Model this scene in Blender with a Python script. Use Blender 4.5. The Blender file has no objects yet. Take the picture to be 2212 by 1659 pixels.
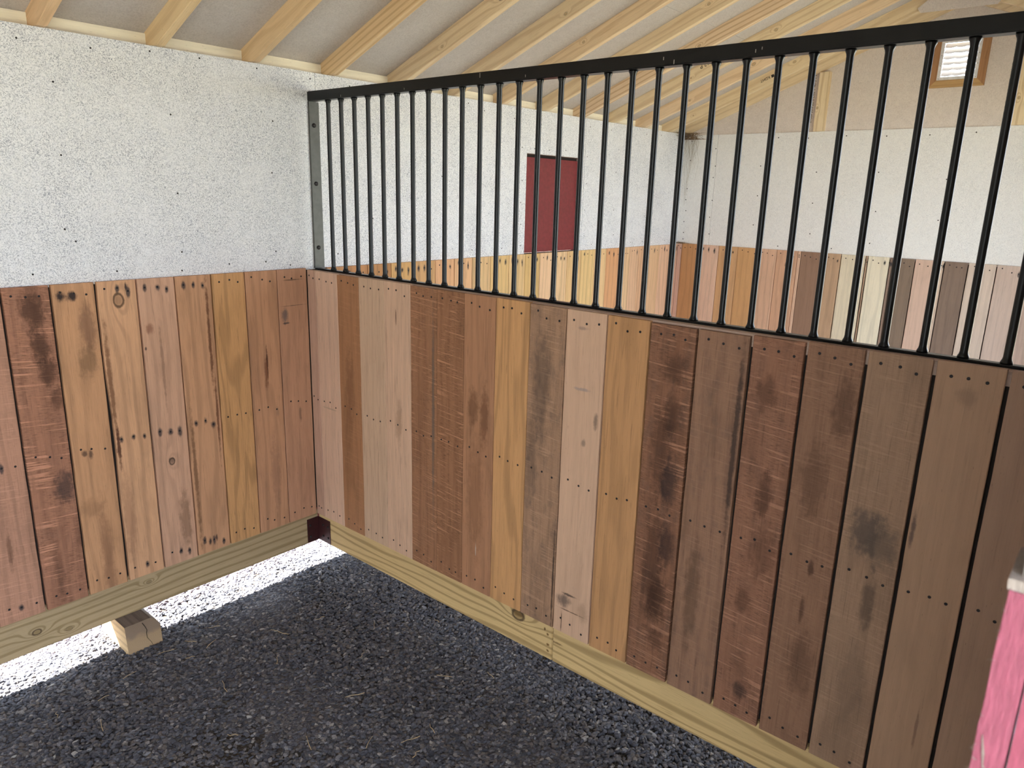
import bpy, bmesh, math, random
from mathutils import Vector, Matrix, noise as mnoise

# ------------------------------------------------------------------ camera, sky, sun, exposure
SC = bpy.context.scene
COL = SC.collection
CAM = Vector((-2.291, -3.3579, 2.1037))
yaw, pit, roll, FPX = 0.6961, -0.2534, 0.0278, 1580.85
fw = Vector((math.cos(pit) * math.cos(yaw), math.cos(pit) * math.sin(yaw), math.sin(pit)))
rt = fw.cross(Vector((0, 0, 1))).normalized()
up = rt.cross(fw)
c_, s_ = math.cos(roll), math.sin(roll)
R_, U_ = rt * c_ + up * s_, -rt * s_ + up * c_
cam_d = bpy.data.cameras.new('camera')
cam = bpy.data.objects.new('camera', cam_d)
COL.objects.link(cam)
m = Matrix((R_, U_, -fw)).transposed().to_4x4()
m.translation = CAM
cam.matrix_world = m
cam_d.sensor_width = 36
cam_d.sensor_fit = 'HORIZONTAL'
cam_d.lens = FPX / 2212 * 36
cam_d.clip_start = 0.02
cam_d.dof.use_dof = True
cam_d.dof.focus_distance = 3.6
cam_d.dof.aperture_fstop = 9.0
SC.camera = cam

world = bpy.data.worlds.new('sky')
SC.world = world
world.use_nodes = True
wn = world.node_tree
bg = wn.nodes['Background']
bg.inputs['Color'].default_value = (0.78, 0.88, 1.0, 1)
bg.inputs['Strength'].default_value = 3.2
sun_d = bpy.data.lights.new('sun', 'SUN')
sun_d.energy = 30
sun_d.color = (1.0, 0.96, 0.88)
sun_d.angle = math.radians(0.6)
sun = bpy.data.objects.new('sun', sun_d)
COL.objects.link(sun)
el, az = math.radians(45), math.radians(35)      # from behind the back wall, towards -x
to_sun = Vector((-math.sin(az) * math.cos(el), math.cos(az) * math.cos(el), math.sin(el)))
sun.rotation_euler = to_sun.to_track_quat('Z', 'Y').to_euler()
sun.location = (-4, 6, 8)

SC.view_settings.view_transform = 'Standard'
SC.view_settings.look = 'None'
SC.view_settings.gamma = 1
SC.view_settings.use_curve_mapping = False
SC.view_settings.exposure = 1.42
try:
    SC.cycles.max_bounces = 8
    SC.cycles.diffuse_bounces = 5
    SC.cycles.adaptive_threshold = 0.02
except Exception:
    pass

# ------------------------------------------------------------------ measured levels
ZFL = -0.04          # gravel
ZB = 0.287           # underside of the boards
ZT = 1.695           # top of the boards, back wall
ZS = 0.106           # underside of the skirt beams
ZC = 2.677           # top of the wall sheeting
W = 4.123            # gable wall
YF = -3.36           # front wall
SL = 0.397           # roof slope
YR = -2.12           # ridge
def z_under(y): return 2.684 + SL * (-0.03 - y) if y > YR else 2.684 + SL * (-0.03 - YR) - SL * (YR - y)
RD = 0.10            # vertical depth of a rafter
def lin(c): return tuple(((v / 255) / 12.92 if v / 255 <= .04045 else ((v / 255 + .055) / 1.055) ** 2.4) for v in c)

def boost(c, g=1.0): return tuple(min(.88, v * k * g) for v, k in zip(lin(c), (1.30, 1.45, 1.66)))

# ------------------------------------------------------------------ node helper
class NT:
    def __init__(s, name):
        s.mat = bpy.data.materials.new(name)
        s.mat.use_nodes = True
        s.t = s.mat.node_tree
        s.n = s.t.nodes
        s.b = s.n['Principled BSDF']
        s.out = s.n['Material Output']
    def lk(s, a, b): s.t.links.new(a, b)
    def setin(s, sock, v):
        if hasattr(v, 'is_output'): s.lk(v, sock)
        else: sock.default_value = v
    def math(s, op, a, b=0.0, c=None, clamp=False):
        n = s.n.new('ShaderNodeMath'); n.operation = op; n.use_clamp = clamp
        s.setin(n.inputs[0], a); s.setin(n.inputs[1], b)
        if c is not None: s.setin(n.inputs[2], c)
        return n.outputs[0]
    def add(s, a, b): return s.math('ADD', a, b)
    def mul(s, a, b): return s.math('MULTIPLY', a, b)
    def sub(s, a, b): return s.math('SUBTRACT', a, b)
    def mix(s, f, a, b, mode='MIX'):
        n = s.n.new('ShaderNodeMix'); n.data_type = 'RGBA'; n.blend_type = mode
        s.setin(n.inputs[0], f)
        for i, v in ((6, a), (7, b)):
            if isinstance(v, (tuple, list)): n.inputs[i].default_value = (*v[:3], 1)
            else: s.lk(v, n.inputs[i])
        return n.outputs[2]
    def step(s, v, lo, hi, o0=0.0, o1=1.0):
        n = s.n.new('ShaderNodeMapRange'); n.interpolation_type = 'SMOOTHSTEP'
        s.setin(n.inputs[0], v)
        for i, q in zip((1, 2, 3, 4), (lo, hi, o0, o1)): s.setin(n.inputs[i], q)
        return n.outputs[0]
    def obj(s):
        n = s.n.new('ShaderNodeTexCoord'); return n.outputs['Object']
    def sep(s, v):
        n = s.n.new('ShaderNodeSeparateXYZ'); s.lk(v, n.inputs[0]); return n.outputs
    def comb(s, x, y, z):
        n = s.n.new('ShaderNodeCombineXYZ')
        for i, v in enumerate((x, y, z)): s.setin(n.inputs[i], v)
        return n.outputs[0]
    def noise(s, vec, scale, detail=3, rough=.55, dist=0.0, color=False):
        n = s.n.new('ShaderNodeTexNoise'); s.lk(vec, n.inputs['Vector'])
        n.inputs['Scale'].default_value = scale; n.inputs['Detail'].default_value = detail
        n.inputs['Roughness'].default_value = rough; n.inputs['Distortion'].default_value = dist
        return n.outputs['Color' if color else 'Fac']
    def voro(s, vec, scale, feature='F1', out='Distance', rand=1.0):
        n = s.n.new('ShaderNodeTexVoronoi'); n.feature = feature; s.lk(vec, n.inputs['Vector'])
        n.inputs['Scale'].default_value = scale
        n.inputs['Randomness'].default_value = rand
        return n.outputs[out]
    def bump(s, h, strength=.5, dist=.001):
        n = s.n.new('ShaderNodeBump'); n.inputs['Strength'].default_value = strength
        n.inputs['Distance'].default_value = dist
        s.lk(h, n.inputs['Height']); s.lk(n.outputs[0], s.b.inputs['Normal'])
    def fin(s, color, rough=.7, metal=0.0, spec=.4):
        if isinstance(color, (tuple, list)): s.b.inputs['Base Color'].default_value = (*color[:3], 1)
        else: s.lk(color, s.b.inputs['Base Color'])
        s.setin(s.b.inputs['Roughness'], rough)
        s.b.inputs['Metallic'].default_value = metal
        s.b.inputs['Specular IOR Level'].default_value = spec
        return s.mat

def plain(name, col, rough=.6, metal=0.0, spec=.4):
    t = NT(name)
    v = t.noise(t.obj(), 40, 3)
    c = t.mix(t.step(v, .3, .7), tuple(x * .88 for x in col), tuple(min(1, x * 1.08) for x in col))
    return t.fin(c, rough, metal, spec)

def wood(name, base, seed=0.0, axes='xz', ring=.35, freq=55, warp=3.0, blotch=.25, saw=0.0, dark=None,
         spots=(), knots=(), fibre=.35, rough=.72, bump=.5, weather=0.0, edge=()):
    """axes: which object axes run across and along the grain. spots: (u, v, ru, rv, rgb, strength); knots: (u, v, r)."""
    t = NT(name)
    o = t.sep(t.obj())
    ax = {'x': o[0], 'y': o[1], 'z': o[2]}
    third = [a for a in 'xyz' if a not in axes][0]
    u, v, w = ax[axes[0]], ax[axes[1]], ax[third]
    base = tuple(base)
    dark = dark or tuple(x * .45 for x in base)
    sd = seed * 7.31 + 3.0
    us = t.add(u, sd)
    P1 = t.comb(t.mul(us, 6.0), t.mul(w, 6.0), t.mul(v, .75))        # slow warp of the rings
    f = t.mul(t.sub(t.noise(P1, 1.0, 2, .5), .5), warp)
    for (ku, kv, kr) in knots:
        d2 = t.add(t.math('POWER', t.mul(t.sub(u, ku), 1 / kr), 2.0), t.math('POWER', t.mul(t.sub(v, kv), .45 / kr), 2.0))
        f = t.add(f, t.mul(t.math('EXPONENT', t.mul(d2, -.55)), .16 * freq / 8))
    g = t.math('SINE', t.add(t.mul(t.add(u, t.mul(w, .6)), freq * 2.2), t.mul(f, 9.0)))
    g = t.step(g, .1, 1.0)
    P2 = t.comb(t.mul(us, 330.0), t.mul(w, 330.0), t.mul(v, 9.0))
    fb = t.noise(P2, 1.0, 3, .6)
    P3 = t.comb(t.mul(us, 60.0), t.mul(w, 60.0), t.mul(v, 2.2))
    fb2 = t.noise(P3, 1.0, 3, .6)
    col = t.mix(t.mul(g, ring), base, dark)
    col = t.mix(t.mul(t.step(fb, .35, .75), fibre), col, tuple(x * .6 for x in base))
    col = t.mix(t.mul(t.step(fb2, .5, .8), fibre * 1.2), col, dark)
    col = t.mix(t.mul(t.step(fb2, .45, .2), .35), col, tuple(min(1, x * 1.25) for x in base))
    P4 = t.comb(t.mul(us, 9.0), t.mul(w, 4.0), t.mul(v, 2.6))
    bl = t.noise(P4, 1.0, 4, .6, .6)
    P8 = t.comb(t.mul(us, 130.0), t.mul(w, 130.0), t.mul(v, 5.0))
    fb3 = t.noise(P8, 1.0, 4, .7, .3)
    col = t.mix(t.mul(t.step(fb3, .56, .68), min(.75, fibre * 1.5)), col, dark)
    P9 = t.comb(t.mul(us, 200.0), t.mul(w, 200.0), t.mul(v, 45.0))
    fl = t.noise(P9, 1.0, 2, .5)
    col = t.mix(t.mul(t.step(fl, .68, .76), .45), col, tuple(x * .3 for x in base))
    col = t.mix(t.mul(t.step(bl, .48, .72), blotch), col, tuple(x * .4 for x in base))
    col = t.mix(t.mul(t.step(bl, .42, .25), blotch * .6), col, tuple(min(1, x * 1.2) for x in base))
    hgt = t.add(t.mul(fb, .6), t.add(t.mul(fb2, .4), t.mul(fb3, -.5)))
    if weather:
        P5 = t.comb(t.mul(us, 22.0), t.mul(w, 10.0), t.mul(v, 10.0))
        wt = t.noise(P5, 1.0, 5, .7)
        col = t.mix(t.mul(t.step(wt, .45, .7), weather), col, (.09, .07, .062))
    if saw:
        P6 = t.comb(t.mul(us, 4.5), 0.0, t.add(t.mul(v, 115.0), t.mul(u, 10.0)))
        s1 = t.noise(P6, 1.0, 1, .4)
        patch = t.noise(t.comb(t.mul(us, 14.0), 0.0, t.mul(v, 5.0)), 1.0, 3)
        sm = t.mul(t.step(s1, .575, .64), t.step(patch, .36, .55))
        P7 = t.comb(t.mul(us, 40.0), 0.0, t.add(t.mul(v, 260.0), t.mul(u, 30.0)))
        s2 = t.noise(P7, 1.0, 2, .6)
        col = t.mix(t.mul(t.mul(t.step(s2, .45, .7), t.step(patch, .30, .6)), min(.8, .6 * saw)), col, tuple(x * .38 for x in base))
        col = t.mix(t.mul(sm, min(.8, .5 * saw)), col, tuple(min(1, x * 1.5 + .02) for x in base))
        hgt = t.add(hgt, t.mul(sm, .8 * saw))
    wob = t.noise(t.comb(t.mul(us, 38.0), t.mul(w, 20.0), t.mul(v, 24.0)), 1.0, 4, .65)
    wob = t.mul(t.sub(wob, .5), 1.7)
    for sp in spots:
        su, sv, ru, rv, rgb, k = sp
        d = t.math('SQRT', t.add(t.math('POWER', t.mul(t.sub(u, su), 1 / ru), 2.0), t.math('POWER', t.mul(t.sub(v, sv), 1 / rv), 2.0)))
        mk = t.step(t.add(d, wob), 1.15, .35)
        col = t.mix(t.mul(mk, k), col, rgb)
    for (ku, kv, kr) in knots:
        d = t.math('SQRT', t.add(t.math('POWER', t.mul(t.sub(u, ku), 1 / kr), 2.0), t.math('POWER', t.mul(t.sub(v, kv), .75 / kr), 2.0)))
        d = t.add(d, t.mul(wob, .25))
        core = t.step(d, .8, .3)
        rim = t.mul(t.step(d, .45, .62), t.step(d, .95, .72))
        col = t.mix(t.mul(core, .7), col, dark)
        col = t.mix(t.mul(rim, .8 if kr > .015 else .4), col, (.05, .028, .016))
    t.bump(hgt, min(1, bump * 1.5), .0016)
    return t.fin(col, rough, 0, .3)

def osb(name, base, spec_dark, amt=.6, bumpd=.0025, scale=1.0, blot=.5, rough=.5, tint=(.5, .5, .5)):
    """painted strand board: overlapping flakes of every direction with fine speckle"""
    t = NT(name)
    o = t.obj()
    warp = t.noise(o, 60 * scale, 2, .5, color=True)
    n = t.n.new('ShaderNodeVectorMath'); n.operation = 'MULTIPLY_ADD'
    t.lk(warp, n.inputs[0]); n.inputs[1].default_value = (.028, .028, .028); t.lk(o, n.inputs[2])
    wv = n.outputs[0]
    a = t.voro(wv, 150 * scale, 'F1', 'Distance')
    b = t.noise(wv, 260 * scale, 3, .75)
    cflk = t.voro(wv, 75 * scale, 'F1', 'Color')
    cs = t.n.new('ShaderNodeSeparateColor'); t.lk(cflk, cs.inputs[0])
    big = t.noise(o, 3.2, 4, .6)
    med = t.noise(o, 22, 4, .7)
    dk = t.mul(t.step(b, .47, .60), t.step(t.add(t.mul(big, .6), t.mul(med, .5)), .38, .68, .5, 1.0))
    col = t.mix(t.mul(dk, amt), base, spec_dark)
    col = t.mix(t.mul(t.step(cs.outputs[0], .2, .9), .25 * blot), col, tuple(x * .78 for x in base))
    col = t.mix(t.mul(t.step(cs.outputs[1], .5, 1.0), .2 * blot), col, tint)
    h = t.add(t.mul(cs.outputs[2], .5), t.add(t.mul(b, .6), t.mul(a, .3)))
    t.bump(h, .75, bumpd)
    return t.fin(col, rough, 0, .5)

M = {}
M['osb'] = osb('white_strand_board', (.86, .86, .89), (.21, .23, .30), .88, scale=.8, tint=(.66, .68, .78))
M['osb_smooth'] = osb('white_strand_board_plain', (.86, .85, .84), (.42, .42, .44), .40, .0012, .6, .5, tint=(.72, .71, .73))
M['osb_raw'] = osb('bare_grey_strand_board', (.74, .66, .61), (.50, .42, .39), .5, .0012, .5, .8, .75, tint=(.66, .55, .51))
M['osb_roof'] = osb('bare_roof_sheeting', (.60, .555, .54), (.40, .36, .355), .55, .001, .5, .8, .55, tint=(.50, .43, .42))
M['black'] = plain('black_painted_steel', (.0022, .0026, .0034), .30, 0, .35)
M['grey_steel'] = plain('worn_dark_grey_steel', (.085, .085, .078), .45, .2, .4)
M['nail'] = plain('dark_nail', (.018, .015, .016), .5, .3, .4)
M['maroon'] = plain('dark_maroon_plate', (.045, .012, .013), .45, .1, .4)
M['red'] = plain('dark_red_paint', (.20, .030, .034), .45, 0, .4)
M['dark_gap'] = plain('dark_backing_and_sill_shade', (.02, .014, .012), .9)

M['ink'] = plain('black_stamp_ink', (.03, .025, .02), .8)
M['white_metal'] = plain('white_vent_metal', (.78, .77, .8), .45, 0, .5)
M['straw'] = plain('dry_straw', (.48, .36, .20), .8)
M['straw_old'] = plain('old_brown_straw', (.17, .105, .055), .9)
M['web'] = plain('dusty_strand', (.36, .30, .24), .9)
M['siding'] = plain('outer_red_siding', (.20, .03, .03), .6)
M['roofing'] = plain('outer_roofing', (.12, .12, .13), .7)
M['cream'] = wood('pale_blocking_wood', (.84, .76, .62), 6.2, 'zx', .10, 40, 2, .06, fibre=.10)
M['cap'] = wood('cap_wood', (.62, .46, .38), 2.2, 'xy', .2, 40, 2, .2)

# ------------------------------------------------------------------ mesh helpers
def finish(name, bm, mat, parent=None, loc=(0, 0, 0), rot=(0, 0, 0), smooth=False):
    me = bpy.data.meshes.new(name)
    bmesh.ops.recalc_face_normals(bm, faces=bm.faces)
    bm.to_mesh(me); bm.free()
    if smooth:
        for p in me.polygons: p.use_smooth = True
    for mm in (mat if isinstance(mat, (list, tuple)) else [mat]): me.materials.append(mm)
    o = bpy.data.objects.new(name, me)
    COL.objects.link(o)
    o.location = loc; o.rotation_euler = rot
    if parent is not None:
        o.parent = parent
        o.location = Vector(loc) - world_loc(parent)
    return o
def world_loc(o):
    v = Vector(o.location)
    while o.parent: o = o.parent; v += o.location
    return v
def add_box(bm, x0, x1, y0, y1, z0, z1, bev=0.0):
    vs = [bm.verts.new((x, y, z)) for x in (x0, x1) for y in (y0, y1) for z in (z0, z1)]
    for f in ((0, 1, 3, 2), (4, 6, 7, 5), (0, 4, 5, 1), (2, 3, 7, 6), (0, 2, 6, 4), (1, 5, 7, 3)):
        bm.faces.new([vs[i] for i in f])
    if bev:
        es = set(e for v in vs for e in v.link_edges)
        bmesh.ops.bevel(bm, geom=list(es), offset=bev, segments=2, affect='EDGES')
def bx(*a, bev=0.0):
    bm = bmesh.new(); add_box(bm, *a, bev=bev); return bm
def lathe(bm, prof, seg=14, axis='z', center=(0, 0, 0)):
    rings = []
    for r, h in prof:
        ring = []
        for i in range(seg):
            a = 2 * math.pi * i / seg
            p = (r * math.cos(a), r * math.sin(a), h)
            if axis == 'y': p = (p[0], p[2], p[1])
            if axis == 'x': p = (p[2], p[0], p[1])
            ring.append(bm.verts.new(Vector(p) + Vector(center)))
        rings.append(ring)
    for a, b in zip(rings, rings[1:]):
        for i in range(seg):
            bm.faces.new((a[i], a[(i + 1) % seg], b[(i + 1) % seg], b[i]))
    bm.faces.new(rings[0][::-1]); bm.faces.new(rings[-1])
def tube(bm, pts, r0, r1=None, seg=5):
    r1 = r0 if r1 is None else r1
    prev = None; n = len(pts)
    first = None
    for i, p in enumerate(pts):
        p = Vector(p)
        d = (Vector(pts[min(i + 1, n - 1)]) - Vector(pts[max(i - 1, 0)])).normalized()
        a = d.orthogonal().normalized(); b = d.cross(a)
        r = r0 + (r1 - r0) * i / (n - 1)
        ring = [bm.verts.new(p + (a * math.cos(2 * math.pi * k / seg) + b * math.sin(2 * math.pi * k / seg)) * r) for k in range(seg)]
        if prev:
            best = min(range(seg), key=lambda s: sum((ring[(k + s) % seg].co - prev[k].co).length for k in range(seg)))
            ring = ring[best:] + ring[:best]
            for k in range(seg):
                bm.faces.new((prev[k], prev[(k + 1) % seg], ring[(k + 1) % seg], ring[k]))
        else: first = ring
        prev = ring
    bm.faces.new(first[::-1]); bm.faces.new(prev)
def tag(o, label=None, cat=None, group=None, kind=None):
    if label: o['label'] = label
    if cat: o['category'] = cat
    if group: o['group'] = group
    if kind: o['kind'] = kind
    return o
def thing(name, loc, label, cat, group=None):
    o = bpy.data.objects.new(name, None); o.empty_display_size = .1
    COL.objects.link(o); o.location = loc
    return tag(o, label, cat, group)
def struct(name, bm, mat):
    return tag(finish(name, bm, mat), kind='structure')

def board_bm(w, t, h, seed, wav=.0012, bev=.002, n=28, wane=0.0, chip=.0):
    """upright sawn board: front face at y=0, centred on x, standing on z=0; edges wander a little"""
    bm = bmesh.new()
    rings = []
    for i in range(n + 1):
        z = h * i / n
        el_ = mnoise.noise(Vector((seed * 3.1, z * 5, 1))) * wav + mnoise.noise(Vector((seed * 3.1, z * 22, 4))) * wav * .5
        er_ = mnoise.noise(Vector((seed * 3.1, z * 5, 9))) * wav + mnoise.noise(Vector((seed * 3.1, z * 22, 7))) * wav * .5
        if wane:
            el_ += max(0, mnoise.noise(Vector((seed, z * 2.2, 2))) + .25) * wane
        x0, x1 = -w / 2 + el_, w / 2 - abs(er_)
        b = bev
        pr = [(x0 + b, 0), (x1 - b, 0), (x1, b), (x1, t - b), (x1 - b, t), (x0 + b, t), (x0, t - b), (x0, b)]
        rings.append([bm.verts.new((px, py, z)) for px, py in pr])
    for a, b in zip(rings, rings[1:]):
        for k in range(8):
            bm.faces.new((a[k], a[(k + 1) % 8], b[(k + 1) % 8], b[k]))
    bm.faces.new(rings[0][::-1]); bm.faces.new(rings[-1])
    return bm

# shared nail head
_bm = bmesh.new(); lathe(_bm, [(.0035, .0006), (.0042, 0), (.0042, -.0006), (.003, -.0013), (.0012, -.0015)], 8, 'y')
NAIL_ME = bpy.data.meshes.new('nail'); bmesh.ops.recalc_face_normals(_bm, faces=_bm.faces); _bm.to_mesh(NAIL_ME); _bm.free()
NAIL_ME.materials.append(M['nail'])
def nail(parent, lx, lz, s=1.0, ly=0.0, name='nail'):
    o = bpy.data.objects.new(name, NAIL_ME)
    COL.objects.link(o); o.parent = parent
    o.location = (lx, ly, lz); o.scale = (s, 1, s)
    return o

BLK = (.012, .010, .014)
RST = (.10, .035, .015)
random.seed(11)

def make_planks(root, edges, specs, side, zb, zts, gapf, nails=True, pre='', nrows=(.975, .34), toprow=.04, t=.02, wave=.0012):
    """side: 'back' boards face -y along +x (s = x); 'x:<X>' boards face -x along -y (s = -y)"""
    for i, (s0, s1) in enumerate(zip(edges, edges[1:])):
        sp = specs[i % len(specs)]
        gap = gapf(s0)
        w = (s1 - s0) - gap
        mid = (s0 + s1) / 2
        zt = zts[i] if isinstance(zts, (list, tuple)) else zts
        seed = sp.get('seed', i + .37) + (40 if side != 'back' else 0) + sum(map(ord, pre)) * .13
        spots = [(a - mid, b - zb, c, d, e, f) for a, b, c, d, e, f in sp.get('spots', ())]
        rnd = random.Random(i * 7 + len(edges) + len(pre))
        nl = []
        if nails:
            rows = [zt - toprow] + list(nrows)
            for ri, rz in enumerate(rows):
                k = 3 if w > .1 else 2
                for q in range(k):
                    uu = (-.29 + .29 * q if k == 3 else -.2 + .4 * q) * w + rnd.uniform(-.006, .006)
                    nl.append((uu, rz - zb + rnd.uniform(-.010, .010) - .008 * (q - 1)))
        if sp.get('stain'):
            for (uu, vv) in nl:
                k = rnd.random()
                if k < sp['stain']:
                    spots.append((uu, vv - .002, .009 + .006 * k, .016 + .014 * rnd.random(), (.03, .028, .035), .85))
        kn = [(a - mid, b - zb, r) for a, b, r in sp.get('knots', ())]
        mat = wood('plank_wood_%s%02d' % (pre, i), boost(sp['c'], sp.get('g', 1.0)), seed, 'xz', sp.get('ring', .3), sp.get('freq', 50), sp.get('warp', 2.5),
                   sp.get('blotch', .3), sp.get('saw', 0), sp.get('dark'), spots, kn, sp.get('fibre', .35), .7, .5, sp.get('weather', 0))
        bm = board_bm(w, t, zt - zb, seed, wave, .0018, 28, sp.get('wane', 0))
        if side == 'back': o = finish('plank', bm, mat, root, (mid, 0, zb))
        else: o = finish('plank', bm, mat, root, (float(side[2:]), -mid, zb), (0, 0, -math.pi / 2))
        if sp.get('l'): o['label'] = sp['l']
        for (uu, vv) in nl: nail(o, uu, vv, 1.15)

# ------------------------------------------------------------------ ground
t = NT('dark_gravel_dirt')
o = t.obj()
vd = t.voro(o, 95, 'F1', 'Distance'); vc = t.voro(o, 95, 'F1', 'Color')
cs = t.n.new('ShaderNodeSeparateColor'); t.lk(vc, cs.inputs[0])
col = t.mix(cs.outputs[0], (.07, .07, .085), (.16, .155, .165))
col = t.mix(t.step(t.noise(o, 2.5, 4), .5, .65), col, (.05, .042, .036))
t.bump(t.math('SUBTRACT', 1.0, vd), 1.0, .008)
M['dirt'] = t.fin(col, .9, 0, .2)
t = NT('outside_ground')
o = t.obj()
col = t.mix(t.step(t.noise(o, 1.2, 5), .35, .65), (.30, .27, .21), (.24, .25, .17))
M['yard'] = t.fin(col, .95, 0, .2)

bm = bmesh.new()
add_box(bm, -4.6, 4.9, -4.6, 1.6, ZFL - .2, ZFL)
struct('floor', bm, M['dirt'])
bm = bmesh.new()
add_box(bm, -40, 40, -40, -4.6, ZFL - .25, ZFL - .015)
add_box(bm, -40, 40, 1.6, 40, ZFL - .25, ZFL - .015)
add_box(bm, -40, -4.6, -4.6, 1.6, ZFL - .25, ZFL - .015)
add_box(bm, 4.9, 40, -4.6, 1.6, ZFL - .25, ZFL - .015)
struct('floor_2', bm, M['yard'])

# loose stones (geometry nodes on a patch just above the dirt)
t = NT('gravel_stone')
oi = t.n.new('ShaderNodeObjectInfo')
rnd_ = oi.outputs['Random']
cr = t.n.new('ShaderNodeValToRGB')
cr.color_ramp.interpolation = 'LINEAR'
els = cr.color_ramp.elements
els[0].position = 0; els[0].color = (.055, .057, .072, 1)
els[1].position = 1; els[1].color = (.50, .48, .46, 1)
for p, c in ((.3, (.095, .097, .118, 1)), (.6, (.15, .152, .18, 1)), (.82, (.17, .145, .13, 1)), (.93, (.26, .26, .29, 1)), (.985, (.36, .33, .31, 1))):
    e = els.new(p); e.color = c
t.lk(rnd_, cr.inputs[0])
o = t.obj()
col = t.mix(t.step(t.noise(o, 3, 3), .35, .7), cr.outputs[0], t.mix(.5, cr.outputs[0], (.07, .07, .09)))
t.bump(t.noise(o, 9, 4, .7), .5, .15)
M['stone'] = t.fin(col, .85, 0, .25)

def gravel(name, x0, x1, y0, y1, dens, seed, smin, smax, lift, kind_label):
    bm = bmesh.new()
    nx, ny = 24, 24
    g = [[bm.verts.new((x0 + (x1 - x0) * i / nx, y0 + (y1 - y0) * j / ny,
                        ZFL + lift + .012 * mnoise.noise(Vector((x0 + (x1 - x0) * i / nx, y0 + (y1 - y0) * j / ny, 3)) * 2.2))) for j in range(ny + 1)] for i in range(nx + 1)]
    for i in range(nx):
        for j in range(ny): bm.faces.new((g[i][j], g[i + 1][j], g[i + 1][j + 1], g[i][j + 1]))
    ob = finish(name, bm, M['stone'])
    ng = bpy.data.node_groups.new(name + '_scatter', 'GeometryNodeTree')
    ng.interface.new_socket('Geometry', in_out='INPUT', socket_type='NodeSocketGeometry')
    ng.interface.new_socket('Geometry', in_out='OUTPUT', socket_type='NodeSocketGeometry')
    N = ng.nodes; L = ng.links
    gi = N.new('NodeGroupInput'); go = N.new('NodeGroupOutput')
    dp = N.new('GeometryNodeDistributePointsOnFaces'); dp.inputs['Density'].default_value = dens; dp.inputs['Seed'].default_value = seed
    L.new(gi.outputs[0], dp.inputs['Mesh'])
    g2i = []
    for k in range(4):
        ico = N.new('GeometryNodeMeshIcoSphere'); ico.inputs['Radius'].default_value = 1.0; ico.inputs['Subdivisions'].default_value = 2
        sp = N.new('GeometryNodeSetPosition')
        nz = N.new('ShaderNodeTexNoise'); nz.noise_dimensions = '4D'; nz.inputs['W'].default_value = k * 3.7 + seed; nz.inputs['Scale'].default_value = .9; nz.inputs['Detail'].default_value = 1.0
        sb = N.new('ShaderNodeVectorMath'); sb.operation = 'SUBTRACT'; sb.inputs[1].default_value = (.5, .5, .5)
        ml = N.new('ShaderNodeVectorMath'); ml.operation = 'SCALE'; ml.inputs['Scale'].default_value = 1.5
        L.new(nz.outputs['Color'], sb.inputs[0]); L.new(sb.outputs[0], ml.inputs[0])
        L.new(ico.outputs['Mesh'], sp.inputs['Geometry']); L.new(ml.outputs[0], sp.inputs['Offset'])
        sm = N.new('GeometryNodeSetMaterial'); sm.inputs['Material'].default_value = M['stone']
        L.new(sp.outputs[0], sm.inputs[0])
        gt = N.new('GeometryNodeGeometryToInstance'); L.new(sm.outputs[0], gt.inputs[0]); g2i.append(gt)
    jn = N.new('GeometryNodeJoinGeometry')
    for gt in g2i: L.new(gt.outputs[0], jn.inputs[0])
    ip = N.new('GeometryNodeInstanceOnPoints'); ip.inputs['Pick Instance'].default_value = True
    L.new(dp.outputs['Points'], ip.inputs['Points']); L.new(jn.outputs[0], ip.inputs['Instance'])
    ri = N.new('FunctionNodeRandomValue'); ri.data_type = 'INT'; ri.inputs[4].default_value = 0; ri.inputs[5].default_value = 3
    L.new(ri.outputs[2], ip.inputs['Instance Index'])
    rr = N.new('FunctionNodeRandomValue'); rr.data_type = 'FLOAT_VECTOR'; rr.inputs[0].default_value = (-.45, -.45, 0); rr.inputs[1].default_value = (.45, .45, 6.28)
    L.new(rr.outputs[0], ip.inputs['Rotation'])
    rs = N.new('FunctionNodeRandomValue'); rs.data_type = 'FLOAT_VECTOR'
    rs.inputs[0].default_value = (smin * 1.0, smin * .75, smin * .5); rs.inputs[1].default_value = (smax, smax * .8, smax * .55)
    L.new(rs.outputs[0], ip.inputs['Scale'])
    L.new(ip.outputs[0], go.inputs[0])
    md = ob.modifiers.new('scatter', 'NODES'); md.node_group = ng
    return ob
tag(gravel('gravel', -3.2, .55, -3.5, .75, 7000, 3, .0055, .0145, .003, ''), 'loose dark grey gravel covering the ground of the near stall', 'gravel', kind='stuff')
tag(gravel('gravel', .55, 2.4, -3.3, .75, 2500, 5, .006, .013, .003, ''), 'dark gravel on the ground behind the partition', 'gravel', kind='stuff')

# ------------------------------------------------------------------ shell
XL = -4.123
# back wall: inner sheets above the boards, hatch hole, outer siding
HX0, HX1, HZ0, HZ1 = 1.845, 2.521, 1.69, 2.385
def wall_sheets(bm, y0, y1, zlo, zhi, seams, hole=None):
    xs = [XL] + seams + [W + .0215]
    for a, b in zip(xs, xs[1:]):
        a2, b2 = a + .0012, b - .0012
        if hole and a2 < hole[1] and b2 > hole[0]:
            if a2 < hole[0]: add_box(bm, a2, hole[0], y0, y1, zlo, zhi)
            if hole[1] < b2: add_box(bm, hole[1], b2, y0, y1, zlo, zhi)
            add_box(bm, max(a2, hole[0]), min(b2, hole[1]), y0, y1, hole[3], zhi)
            if hole[2] > zlo: add_box(bm, max(a2, hole[0]), min(b2, hole[1]), y0, y1, zlo, hole[2])
        else: add_box(bm, a2, b2, y0, y1, zlo, zhi)
bm = bmesh.new()
wall_sheets(bm, .0205, .033, 1.685, ZC, [-2.33, .11, 2.55], (HX0, HX1, HZ0, HZ1))
wall_back = struct('wall_back', bm, M['osb'])
bm = bmesh.new()
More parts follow.
